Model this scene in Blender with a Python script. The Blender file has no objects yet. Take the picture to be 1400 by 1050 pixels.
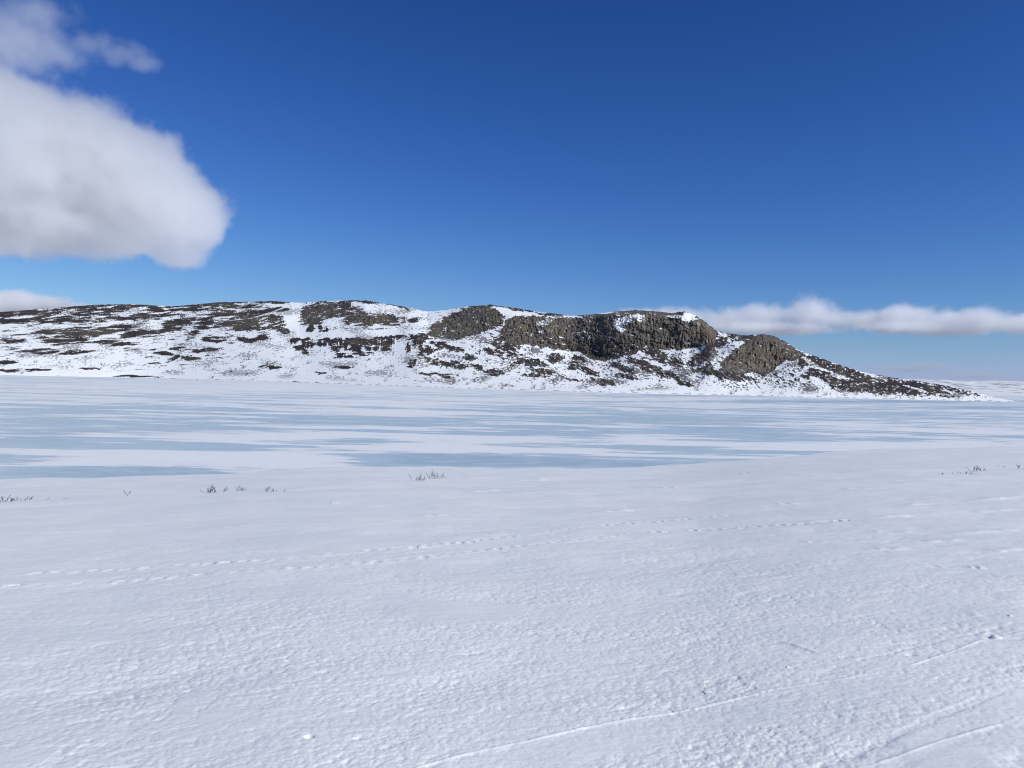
import bpy, bmesh, math, random
import numpy as np
from mathutils import Matrix, Vector, Euler

# ----------------------------------------------------------------- camera, light, exposure
scene = bpy.context.scene
COL = scene.collection
R = math.radians
EYE = 5.2                       # eye height over the lake ice
F_PX, CX, CY = 1058.0, 700.0, 525.0
PITCH, ROLL = -0.43, 1.4
CAM_M = Matrix.Rotation(R(90 + PITCH), 3, 'X') @ Matrix.Rotation(R(ROLL), 3, 'Z')
cam_d = bpy.data.cameras.new('camera')
cam = bpy.data.objects.new('camera', cam_d)
COL.objects.link(cam)
cam.matrix_world = Matrix.Translation((0, 0, EYE)) @ CAM_M.to_4x4()
cam_d.sensor_fit = 'HORIZONTAL'
cam_d.angle = 2 * math.atan(700 / F_PX)
cam_d.clip_start, cam_d.clip_end = 0.05, 60000
scene.camera = cam

SUN_AZ, SUN_EL = 120.0, 38.0    # clockwise from straight ahead, and height
world = bpy.data.worlds.new('World')
scene.world = world
world.use_nodes = True
nt = world.node_tree
bg = nt.nodes['Background']
bg.inputs[1].default_value = 0.1
sky = nt.nodes.new('ShaderNodeTexSky')
sky.sky_type = 'NISHITA'
sky.sun_disc = False
sky.sun_elevation, sky.sun_rotation = R(SUN_EL), R(SUN_AZ)
sky.altitude, sky.air_density, sky.dust_density, sky.ozone_density = 900, 1.0, 0.3, 2.0
sep = nt.nodes.new('ShaderNodeSeparateColor')
comb = nt.nodes.new('ShaderNodeCombineColor')
nt.links.new(sky.outputs[0], sep.inputs[0])
def sky_math(op, a, b):
    x = nt.nodes.new('ShaderNodeMath'); x.operation = op
    for q, v in enumerate((a, b)):
        if isinstance(v, float): x.inputs[q].default_value = v
        else: nt.links.new(v, x.inputs[q])
    return x.outputs[0]


SKY_FIT = ((1.80, 1.0, 1.3), (1.55, 1.05, 2.0), (1.80, 2.72, 1.3))
chan = []
for i, (gam, gain, knee) in enumerate(SKY_FIT):
    # the deep blue of a dry winter sky: steeper contrast, with a soft shoulder low over the horizon
    y = sky_math('MULTIPLY', sky_math('POWER', sky_math('MULTIPLY', sep.outputs[i], 0.1), gam), gain)
    chan.append(sky_math('DIVIDE', y, sky_math('ADD', sky_math('MULTIPLY', y, 1 / knee), 1.0)))
chan[2] = sky_math('MAXIMUM', chan[2], sky_math('MULTIPLY', chan[1], 1.48))
for i in range(3):
    nt.links.new(sky_math('MULTIPLY', chan[i], 10.0), comb.inputs[i])
nt.links.new(comb.outputs[0], bg.inputs[0])

sun_d = bpy.data.lights.new('sun', 'SUN')
sun_d.energy, sun_d.angle, sun_d.color = 3.62, R(0.53), (1.0, 0.985, 0.915)
sun = bpy.data.objects.new('sun', sun_d)
COL.objects.link(sun)
SUN_DIR = Vector((math.sin(R(SUN_AZ)) * math.cos(R(SUN_EL)), math.cos(R(SUN_AZ)) * math.cos(R(SUN_EL)), math.sin(R(SUN_EL))))
sun.rotation_euler = SUN_DIR.to_track_quat('Z', 'Y').to_euler()
sun.location = (300, -80, 240)

vs = scene.view_settings
vs.view_transform, vs.look, vs.gamma, vs.exposure = 'Standard', 'None', 1.0, 0.0
vs.use_curve_mapping = False
cy = scene.cycles
cy.use_denoising = True
cy.max_bounces, cy.diffuse_bounces, cy.glossy_bounces = 10, 3, 2
cy.volume_bounces = 10
cy.volume_step_rate = 0.2
cy.volume_max_steps = 512
cy.filter_width = 1.05
cy.use_adaptive_sampling = True
cy.adaptive_threshold = 0.01

# ----------------------------------------------------------------- helpers
CM = np.array(CAM_M)
CAM = np.array((0, 0, EYE))
rng = np.random.RandomState(7)
random.seed(5)


def ray(px, py):
    px, py = np.asarray(px, float), np.asarray(py, float)
    v = np.stack([(px - CX) / F_PX, (CY - py) / F_PX, -np.ones_like(px)], -1)
    return v @ CM.T


def az_tan(px, py):
    w = ray(px, py)
    return np.arctan2(w[..., 0], w[..., 1]), w[..., 2] / np.hypot(w[..., 0], w[..., 1])


def table(pts):
    """a line of points in the photograph as bearing -> slope of the sight line"""
    p = np.array(pts, float)
    a, t = az_tan(p[:, 0], p[:, 1])
    return lambda q: np.interp(q, a, t)


def _hash(ix, iy, iz, seed):
    h = (ix.astype(np.int64) * 374761393 + iy.astype(np.int64) * 668265263 + iz.astype(np.int64) * 2147483647 * 3 + seed * 974634777) & 0xFFFFFFFF
    h = (h ^ (h >> 13)) * 1274126177 & 0xFFFFFFFF
    h = (h ^ (h >> 16)) * 2246822519 & 0xFFFFFFFF
    return h ^ (h >> 15)


def noise2(x, y, seed=0):
    """gradient noise, about -1..1"""
    x0, y0 = np.floor(x), np.floor(y)
    fx, fy = x - x0, y - y0
    u = fx * fx * fx * (fx * (fx * 6 - 15) + 10)
    v = fy * fy * fy * (fy * (fy * 6 - 15) + 10)
    z = np.zeros_like(x0)

    def g(dx, dy):
        t = _hash(x0 + dx, y0 + dy, z, seed) * (2 * math.pi / 4294967296.0)
        return np.cos(t) * (fx - dx) + np.sin(t) * (fy - dy)
    a, b, c, d = g(0, 0), g(1, 0), g(0, 1), g(1, 1)
    ab, cd = a + u * (b - a), c + u * (d - c)
    return (ab + v * (cd - ab)) * 1.5


def fbm(x, y, octaves=4, seed=0, gain=0.5, lac=2.03):
    s, amp, tot = 0, 1.0, 0.0
    for i in range(octaves):
        s = s + amp * noise2(x + 17.3 * i, y - 9.1 * i, seed + i)
        tot += amp
        amp *= gain
        x, y = x * lac, y * lac
    return s / tot


def smooth(e0, e1, x):
    t = np.clip((x - e0) / (e1 - e0), 0, 1)
    return t * t * (3 - 2 * t)


def mesh_from(name, verts, quads, material, tris=None, shade_smooth=True):
    me = bpy.data.meshes.new(name)
    nq = len(quads)
    ntr = 0 if tris is None else len(tris)
    me.vertices.add(len(verts))
    me.vertices.foreach_set('co', np.ascontiguousarray(verts, np.float32).ravel())
    me.loops.add(nq * 4 + ntr * 3)
    idx = np.ascontiguousarray(quads, np.int32).ravel()
    if ntr:
        idx = np.concatenate([idx, np.ascontiguousarray(tris, np.int32).ravel()])
    me.loops.foreach_set('vertex_index', idx)
    me.polygons.add(nq + ntr)
    st = np.arange(nq, dtype=np.int32) * 4
    if ntr:
        st = np.concatenate([st, nq * 4 + np.arange(ntr, dtype=np.int32) * 3])
    me.polygons.foreach_set('loop_start', st)
    me.polygons.foreach_set('use_smooth', np.full(nq + ntr, shade_smooth))
    me.update(calc_edges=True)
    me.validate()
    me.materials.append(material)
    o = bpy.data.objects.new(name, me)
    COL.objects.link(o)
    return o


def grid_quads(nr, nc, off=0):
    i = np.arange(nr - 1)[:, None] * nc + np.arange(nc - 1)[None, :] + off
    return np.stack([i, i + 1, i + nc + 1, i + nc], -1).reshape(-1, 4)


def set_float(o, name, vals):
    a = o.data.attributes.new(name, 'FLOAT', 'POINT')
    a.data.foreach_set('value', np.ascontiguousarray(vals, np.float32).ravel())


def set_color(o, name, rgb):
    c = np.ones((len(rgb), 4), np.float32)
    c[:, :3] = rgb
    a = o.data.attributes.new(name, 'FLOAT_COLOR', 'POINT')
    a.data.foreach_set('color', c.ravel())


def tag(o, label=None, cat=None, group=None, kind=None):
    if label: o['label'] = label
    if cat: o['category'] = cat
    if group: o['group'] = group
    if kind: o['kind'] = kind
    return o


class Nodes:
    """short hand for building a material's node tree"""
    def __init__(self, name):
        self.m = bpy.data.materials.new(name)
        self.m.use_nodes = True
        self.t = self.m.node_tree
        self.b = self.t.nodes.get('Principled BSDF')
        self.out = self.t.nodes.get('Material Output')

    def n(self, kind, **kw):
        x = self.t.nodes.new(kind)
        for k, v in kw.items():
            setattr(x, k, v)
        return x

    def l(self, a, b):
        self.t.links.new(a, b)

    def put(self, sock, v):
        if isinstance(v, bpy.types.NodeSocket): self.l(v, sock)
        else: sock.default_value = v

    def math(self, op, a, b=0.0, c=None):
        x = self.n('ShaderNodeMath', operation=op)
        self.put(x.inputs[0], a); self.put(x.inputs[1], b)
        if c is not None: self.put(x.inputs[2], c)
        return x.outputs[0]

    def vmath(self, op, a, b=(0, 0, 0)):
        x = self.n('ShaderNodeVectorMath', operation=op)
        self.put(x.inputs[0], a); self.put(x.inputs[1], b)
        return x.outputs['Value'] if op in ('LENGTH', 'DISTANCE', 'DOT_PRODUCT') else x.outputs[0]

    def noise(self, vec, scale, detail=4, rough=0.55):
        x = self.n('ShaderNodeTexNoise')
        self.put(x.inputs['Vector'], vec)
        x.inputs['Scale'].default_value = scale
        x.inputs['Detail'].default_value = detail
        x.inputs['Roughness'].default_value = rough
        return x.outputs['Fac']

    def ramp(self, v, e0, e1, lo=0.0, hi=1.0):
        x = self.n('ShaderNodeMapRange', interpolation_type='SMOOTHSTEP')
        self.put(x.inputs[0], v)
        for k, q in enumerate((e0, e1, lo, hi)):
            self.put(x.inputs[k + 1], q)
        return x.outputs[0]

    def mix(self, f, a, b):
        x = self.n('ShaderNodeMix', data_type='RGBA')
        self.put(x.inputs[0], f); self.put(x.inputs[6], a); self.put(x.inputs[7], b)
        return x.outputs[2]

    def pos(self):
        return self.n('ShaderNodeNewGeometry').outputs['Position']


SNOW = (0.83, 0.85, 0.855, 1)

# ----------------------------------------------------------------- the near, snow covered shore
edge = np.array([(-20, 658), (0, 657), (150, 655), (270, 650), (360, 644), (430, 641), (560, 640), (700, 641), (860, 639), (960, 635), (1010, 629),
                 (1100, 621), (1200, 614), (1300, 611), (1420, 609)], float)
ea, et = az_tan(edge[:, 0], edge[:, 1])
ed = EYE / -et
H0 = EYE - 1.7
_ka = np.concatenate([[-math.pi, R(-120), R(-70)], ea, [R(60), R(110), math.pi]])
_kd = np.concatenate([[1e5, 2e3, 40.0], ed, [80.0, 2e3, 1e5]])


_qa = np.linspace(-math.pi, math.pi, 2881)
_qd = np.interp(_qa, _ka, np.log(_kd))
_kr = np.exp(-np.linspace(-2, 2, 61) ** 2); _kr /= _kr.sum()
_qd = np.convolve(np.pad(_qd, 30, 'edge'), _kr, 'valid')


def ground_macro(x, y):
    r, a = np.hypot(x, y), np.arctan2(x, y)
    s = np.exp(np.interp(a, _qa, _qd))
    z = H0 * (1 - r / s)
    back = smooth(60, 600, r) * smooth(R(75), R(120), np.abs(a))
    return z + back * (10 + 14 * fbm(x / 400, y / 400, 3, 90))


def at(px, py):
    """where the sight line through a point of the photograph meets the near shore"""
    w = ray(px, py)
    w = w / np.linalg.norm(w, axis=-1, keepdims=True)
    lo, hi = np.full(np.shape(px), 1.0), np.full(np.shape(px), 200.0)
    for _ in range(50):
        mid = (lo + hi) / 2
        p = CAM + w * mid[..., None]
        above = p[..., 2] > ground_macro(p[..., 0], p[..., 1])
        lo, hi = np.where(above, mid, lo), np.where(above, hi, mid)
    return CAM + w * ((lo + hi) / 2)[..., None]


def trail(pts):
    p = np.array(pts, float)
    t = np.linspace(0, 1, 40)
    k = np.concatenate([[0], np.cumsum(np.hypot(*np.diff(p, axis=0).T))])
    k /= k[-1]
    return at(np.interp(t, k, p[:, 0]), np.interp(t, k, p[:, 1]))[:, :2]


def dist_line(x, y, pl):
    """signed distance to a polyline (plus = left of its direction) and the length along it"""
    best = np.full(x.shape, 1e9)
    sgn = np.zeros(x.shape)
    along = np.zeros(x.shape)
    acc = 0.0
    for (ax, ay), (bx, by) in zip(pl[:-1], pl[1:]):
        dx, dy = bx - ax, by - ay
        L = math.hypot(dx, dy)
        t = np.clip(((x - ax) * dx + (y - ay) * dy) / (L * L), 0, 1)
        d = np.hypot(x - ax - t * dx, y - ay - t * dy)
        m = d < best
        best = np.where(m, d, best)
        sgn = np.where(m, np.sign(dx * (y - ay) - dy * (x - ax)), sgn)
        along = np.where(m, acc + t * L, along)
        acc += L
    return best * sgn, along


def near(x, y, pl, pad):
    return (x > pl[:, 0].min() - pad) & (x < pl[:, 0].max() + pad) & (y > pl[:, 1].min() - pad) & (y < pl[:, 1].max() + pad)


# sledge and ski tracks, walkers' trails, wind drift edges: (points in the photograph)
TRACKS = [
    # points, ridge height, ridge half width, band width on the near side, band depth
    ([(540, 1056), (575, 1044), (650, 1026), (720, 1012), (800, 994), (880, 980), (950, 967), (1000, 956), (1050, 941), (1100, 933), (1188, 920), (1240, 911)], 0.008, 0.010, 0.55, 0.005),
    ([(1180, 1050), (1205, 1039), (1297, 1008), (1363, 988), (1410, 974)], 0.006, 0.010, 0.30, 0.003),
    ([(1235, 911), (1275, 897), (1341, 875), (1410, 861)], 0.007, 0.012, 0.50, 0.004),
    ([(1060, 1062), (1144, 1039), (1275, 982), (1341, 956), (1410, 930)], -0.0045, 0.022, 0.30, 0.003),
    ([(1090, 1056), (1180, 1018), (1290, 970), (1370, 938)], -0.004, 0.018, 0.0, 0.0),
    ([(1062, 875), (1090, 883), (1120, 893), (1160, 898), (1200, 901)], 0.014, 0.020, 0.15, 0.006),
    ([(1110, 922), (1180, 900), (1260, 880), (1340, 862), (1400, 848)], -0.004, 0.02, 0.0, 0.0),
]
DRIFTS = [
    [(1148, 668), (1180, 667), (1207, 666)], [(1318, 686), (1360, 683), (1405, 679)], [(1228, 692), (1290, 688)], [(1178, 726), (1220, 727), (1262, 728)],
    [(1288, 730), (1340, 727), (1405, 724)], [(1316, 775), (1352, 777)], [(1236, 773), (1302, 775)], [(1082, 715), (1120, 713), (1162, 710)],
    [(1340, 757), (1405, 751)], [(1180, 752), (1250, 751)], [(1300, 838), (1348, 840)], [(900, 668), (935, 667)], [(700, 656), (760, 654)], [(560, 707), (620, 704)],
    [(1050, 690), (1100, 688)], [(1000, 648), (1040, 646)], [(640, 672), (690, 670)], [(820, 700), (870, 697)], [(440, 690), (480, 689)],
    [(1230, 660), (1262, 659)], [(1330, 700), (1400, 697)], [(1090, 741), (1150, 740)], [(1240, 741), (1330, 738)], [(1200, 707), (1270, 703)],
]
PRINTS = [
    [(-20, 803), (92, 798), (200, 791), (320, 782), (400, 777), (560, 764), (700, 748), (870, 729), (1020, 721), (1170, 711)],
    [(-20, 787), (100, 781), (200, 775), (400, 762), (600, 745), (700, 733), (860, 715), (1010, 704)],
]
SMOOTH_SPOTS = [(262, 958, 0.11, 0.22), (300, 978, 0.12, 0.18), (345, 988, 0.08, 0.1), (25, 1035, 0.16, 0.15), (1300, 1035, 0.25, 0.3), (640, 835, .6, .5), (230, 705, 2.2, 1.4), (480, 740, 1.5, .9)]
PITS = [(423, 1005, 0.022, 0.03), (1246, 893, 0.03, 0.014), (1352, 872, 0.03, 0.012)]


def ground_height(x, y, step):
    """full height of the snow; step = local mesh spacing, so that no ripple is finer than the mesh"""
    z = ground_macro(x, y)
    r = np.hypot(x, y)
    z = z + 0.030 * fbm(x / 2.6, y / 1.9, 3, 3) * smooth(2, 9, r) + 0.16 * fbm(x / 14, y / 9, 3, 5) * smooth(9, 30, r)
    th = R(24)
    u, v = x * math.cos(th) + y * math.sin(th), -x * math.sin(th) + y * math.cos(th)
    # how strongly the wind has carved each place
    rough = 0.55 + 0.75 * smooth(-0.35, 0.5, fbm(x / 1.7, y / 1.3, 3, 11))
    right = smooth(0.2, 1.6, x - 0.10 * y) * smooth(9.5, 5.0, r)      # blown harder beside the tracks
    rough = rough * (1 + 0.25 * right)
    for sx, sy, wx, wy in SMOOTH_SPOTS:
        p = at(np.array([sx]), np.array([sy]))[0]
        q = ((x - p[0]) / wx) ** 2 + ((y - p[1]) / wy) ** 2 + 0.5 * noise2(x / (wx * .5), y / (wy * .5), 77)
        rough = rough * (0.25 + 0.75 * smooth(0.4, 1.6, q))
    add = np.zeros_like(z)
    flat = np.zeros_like(z)
    for pts, hgt, hw, bw, bd in TRACKS:
        pl = trail(pts)
        m = near(x, y, pl, 1.0)
        if not m.any(): continue
        xs, ys = x[m], y[m]
        d, s = dist_line(xs, ys, pl)
        d = d + 0.012 * noise2(xs / 0.5, ys / 0.5, 21)
        L = s.max()
        fade = smooth(0, 0.25, s) * smooth(0, 0.5, L - s)
        br = 0.45 + 0.55 * smooth(-0.35, 0.25, noise2(s / 0.35, s * 0 + 2.5, 23))
        ridge = hgt * br * np.exp(-(d / hw) ** 2)
        if bw:
            band = smooth(0.0, -0.10, d) * smooth(-bw, -bw * 0.6, d)
            ridge = ridge - bd * band
            flat[m] = np.maximum(flat[m], band * 0.6 * fade)
        add[m] += ridge * fade
    for k, pts in enumerate(DRIFTS):
        pl = trail(pts)
        m = near(x, y, pl, 2.0)
        if not m.any(): continue
        xs, ys = x[m], y[m]
        d, s = dist_line(xs, ys, pl)
        rr = np.hypot(*pl.mean(0))
        w = 0.0035 * rr
        d = d + w * 0.8 * noise2(xs / (w * 5), ys / (w * 5), 31 + k)
        L = s.max()
        fade = smooth(0, 0.3 * L, s) * smooth(0, 0.3 * L, L - s)
        # steep on the windward side, a long tail on the other
        prof = np.where(d < 0, np.exp(-(d / w) ** 2), np.exp(-(d / (w * 4)) ** 2))
        add[m] += w * 0.45 * fade * prof * (0.25 + 0.75 * smooth(-.3, .3, noise2(s / (L * .3), s * 0 + k, 37)))
    g = np.random.RandomState(3)
    for pts in PRINTS:
        pl = trail(pts)
        m = near(x, y, pl, .4)
        if m.any():
            d, s_ = dist_line(x[m], y[m], pl)
            add[m] += 0.009 * np.exp(-((d + 0.06) / 0.045) ** 2) * smooth(-.5, .3, noise2(s_ / 0.7, s_ * 0 + 8.5, 91)) - 0.005 * np.exp(-(d / 0.07) ** 2)
        seg = np.hypot(*np.diff(pl, axis=0).T)
        cum = np.concatenate([[0], np.cumsum(seg)])
        s = 0.1
        while s < cum[-1]:
            i = min(np.searchsorted(cum, s) - 1, len(seg) - 1)
            t = (s - cum[i]) / seg[i]
            p = pl[i] + t * (pl[i + 1] - pl[i])
            dr = (pl[i + 1] - pl[i]) / seg[i]
            off = g.uniform(-.05, .05)
            cx_, cy_ = p[0] - dr[1] * off, p[1] + dr[0] * off
            m = (np.abs(x - cx_) < .6) & (np.abs(y - cy_) < .6)
            if m.any():
                xs, ys = x[m] - cx_, y[m] - cy_
                al, ac = xs * dr[0] + ys * dr[1], -xs * dr[1] + ys * dr[0]
                e = (al / 0.075) ** 2 + (ac / 0.075) ** 2
                dep = g.uniform(.004, .030) * (0.55 + 0.45 * (math.sin(s * .9) * math.sin(s * .37 + 1) > -0.2))
                add[m] += -dep * smooth(1.25, .5, e) + dep * .8 * np.exp(-((al + 0.10) / .045) ** 2 - ((ac + .02) / .07) ** 2)
                flat[m] = np.maximum(flat[m], smooth(1.4, .8, e))
            s += g.uniform(.19, .27)
    for sx, sy, w, dep in PITS:
        p = at(np.array([sx]), np.array([sy]))[0]
        add -= dep * np.exp(-((x - p[0]) ** 2 + (y - p[1]) ** 2) / w ** 2)
    carve = np.zeros_like(z)
    for i, (lam, amp) in enumerate(((0.020, 0.0014), (0.034, 0.0029), (0.058, 0.0036), (0.10, 0.0029), (0.19, 0.0034), (0.42, 0.0046), (0.9, 0.007), (1.8, 0.011))):
        keep = smooth(0.7, 2.0, lam / step)
        st = 1.15 if i < 4 else 1.8
        wx, wy = u + 0.25 * lam * noise2(u / (lam * 2.2), v / (lam * 2.2), 50 + i), v + 0.35 * lam * noise2(u / (lam * 1.8), v / (lam * 1.8), 60 + i)
        n = noise2(wx / (lam * st), wy / lam, 40 + i)
        n = n - 0.9 * np.abs(n)      # crests rounded, hollows cut sharp
        carve += amp * keep * n
    z = z + carve * rough * (1 - 0.75 * flat) + add
    return z


def snow_material():
    k = Nodes('wind_packed_snow')
    pos = k.pos()
    tint = k.noise(pos, 0.55, 5, 0.6)
    fine = k.noise(pos, 26.0, 3, 0.6)
    c = k.mix(k.ramp(tint, 0.35, 0.65), (0.81, 0.83, 0.815, 1), (0.86, 0.87, 0.85, 1))
    c = k.mix(k.ramp(fine, 0.58, 0.72, 0, 0.5), c, (0.88, 0.895, 0.92, 1))  # sparkle of the snow painted in as small brighter flecks
    k.l(c, k.b.inputs['Base Color'])
    k.b.inputs['Roughness'].default_value = 0.62
    k.b.inputs['Specular IOR Level'].default_value = 0.3
    g1 = k.noise(pos, 55.0, 4, 0.7)
    bump = k.n('ShaderNodeBump')
    bump.inputs['Strength'].default_value = 0.35
    bump.inputs['Distance'].default_value = 0.004
    k.l(g1, bump.inputs['Height'])
    crust = k.n('ShaderNodeBump')
    crust.inputs['Strength'].default_value = 0.8
    crust.inputs['Distance'].default_value = 0.014
    k.l(k.noise(k.vmath('MULTIPLY', pos, (0.6, 1.0, 1.0)), 6.5, 3, 0.65), crust.inputs['Height'])
    k.l(bump.outputs[0], crust.inputs['Normal'])
    k.l(crust.outputs[0], k.b.inputs['Normal'])
    return k.m


M_SNOW = snow_material()


def build_ground():
    nc, nr = 2300, 950
    a = np.linspace(R(-54), R(54), nc)
    s = np.exp(np.interp(a, _qa, _qd))
    s = np.interp(a, a, np.convolve(np.pad(s, 40, 'edge'), np.ones(81) / 81, 'valid'))
    q = np.linspace(0, 1, nr)[:, None]
    r0, r1 = 2.3, (s + 7)[None, :]
    r = (r0 ** -0.6 + q * (r1 ** -0.6 - r0 ** -0.6)) ** (-1 / 0.6)
    x, y = r * np.sin(a), r * np.cos(a)
    step = np.maximum(r * (a[1] - a[0]), np.gradient(r, axis=0))
    z = ground_height(x, y, step)
    V = [np.stack([x, y, z], -1).reshape(-1, 3)]
    Q = [grid_quads(nr, nc)]
    off = nr * nc
    # the rest of the land, all the way round
    nc2, nr2 = 150, 60
    a2 = np.linspace(R(54), R(306), nc2)
    a2w = np.where(a2 > math.pi, a2 - 2 * math.pi, a2)
    s2 = np.minimum(np.exp(np.interp(a2w, _qa, _qd)) + 7, 2500)
    q2 = np.linspace(0, 1, nr2)[:, None]
    rr = 2.3 * (s2[None, :] / 2.3) ** q2
    x2, y2 = rr * np.sin(a2), rr * np.cos(a2)
    V.append(np.stack([x2, y2, ground_height(x2, y2, rr * 0.06)], -1).reshape(-1, 3))
    Q.append(grid_quads(nr2, nc2, off))
    off += nr2 * nc2
    # under the photographer's feet
    ang = np.linspace(0, 2 * math.pi, 181)
    r3 = np.linspace(0.02, 2.31, 30)[:, None]
    x3, y3 = r3 * np.sin(ang), r3 * np.cos(ang)
    V.append(np.stack([x3, y3, ground_height(x3, y3, r3 * 0.035 + 0.05)], -1).reshape(-1, 3))
    Q.append(grid_quads(30, 181, off))
    o = mesh_from('snow_ground', np.concatenate(V), np.concatenate(Q)[:, ::-1], M_SNOW)
    tag(o, 'wind carved snow of the near shore with tracks', None, None, 'structure')
    return o


build_ground()

# ----------------------------------------------------------------- the frozen lake
# bare ice (+) and snow (-) on the lake: x, y, half width, half height, weight, in the photograph
ICE = [
    (130, 646, 190, 9, 1.3), (290, 644, 80, 5, .8), (40, 600, 190, 16, .9), (150, 562, 130, 6, .8), (330, 575, 180, 8, .9), (500, 595, 70, 9, .8), (470, 604, 60, 5, .4), (560, 580, 80, 7, .6),
    (620, 628, 170, 6, 1.2), (560, 622, 90, 5, .7), (760, 634, 190, 5, 1.1), (520, 637, 60, 3, .8), (900, 634, 60, 3, .6),
    (680, 560, 90, 6, .5), (750, 590, 140, 8, .8), (850, 572, 120, 7, .7), (990, 585, 110, 8, .8), (1050, 600, 120, 5, .7), (880, 612, 120, 4, .7), (730, 608, 70, 4, .6), (1180, 568, 130, 6, .7),
    (1300, 580, 130, 7, .6), (1120, 592, 160, 4, .5), (1300, 600, 120, 4, .5), (1150, 549, 260, 1.8, 1.6), (1330, 557, 130, 2.5, 1.5), (930, 541, 120, 1.2, .9), (700, 541, 80, 1.2, .4),
    (250, 540, 150, 4, .35), (60, 577, 110, 6, .5), (210, 590, 120, 5, .5), (1000, 558, 160, 4, .4), (30, 628, 60, 4, .5), (960, 620, 110, 3, .5),
    (290, 622, 140, 7, -1.1), (420, 628, 90, 7, -1.1), (380, 597, 110, 4, -1.0), (80, 618, 80, 4, -.7), (260, 580, 90, 3, -.6), (600, 612, 130, 6, -1.2), (760, 617, 90, 5, -.9),
    (560, 566, 60, 4, -.7), (480, 560, 60, 3, -.6), (840, 583, 50, 3, -.6), (920, 597, 120, 4, -1.0), (950, 607, 90, 3, -.7), (1110, 580, 110, 3, -.7), (1200, 588, 90, 3, -.6),
    (350, 531, 360, 7, -.7), (700, 548, 380, 4, -.5), (1150, 556, 250, 2, -.8), (1250, 610, 170, 6, -.9), (1080, 612, 90, 6, -.7), (620, 600, 60, 3, -.7), (1350, 592, 60, 2, -.6), (90, 543, 120, 3, -.4),
    (620, 584, 60, 2.5, -.6), (420, 584, 70, 2.5, -.5), (120, 571, 70, 2, -.6), (700, 600, 40, 2, -.5),
]


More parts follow.
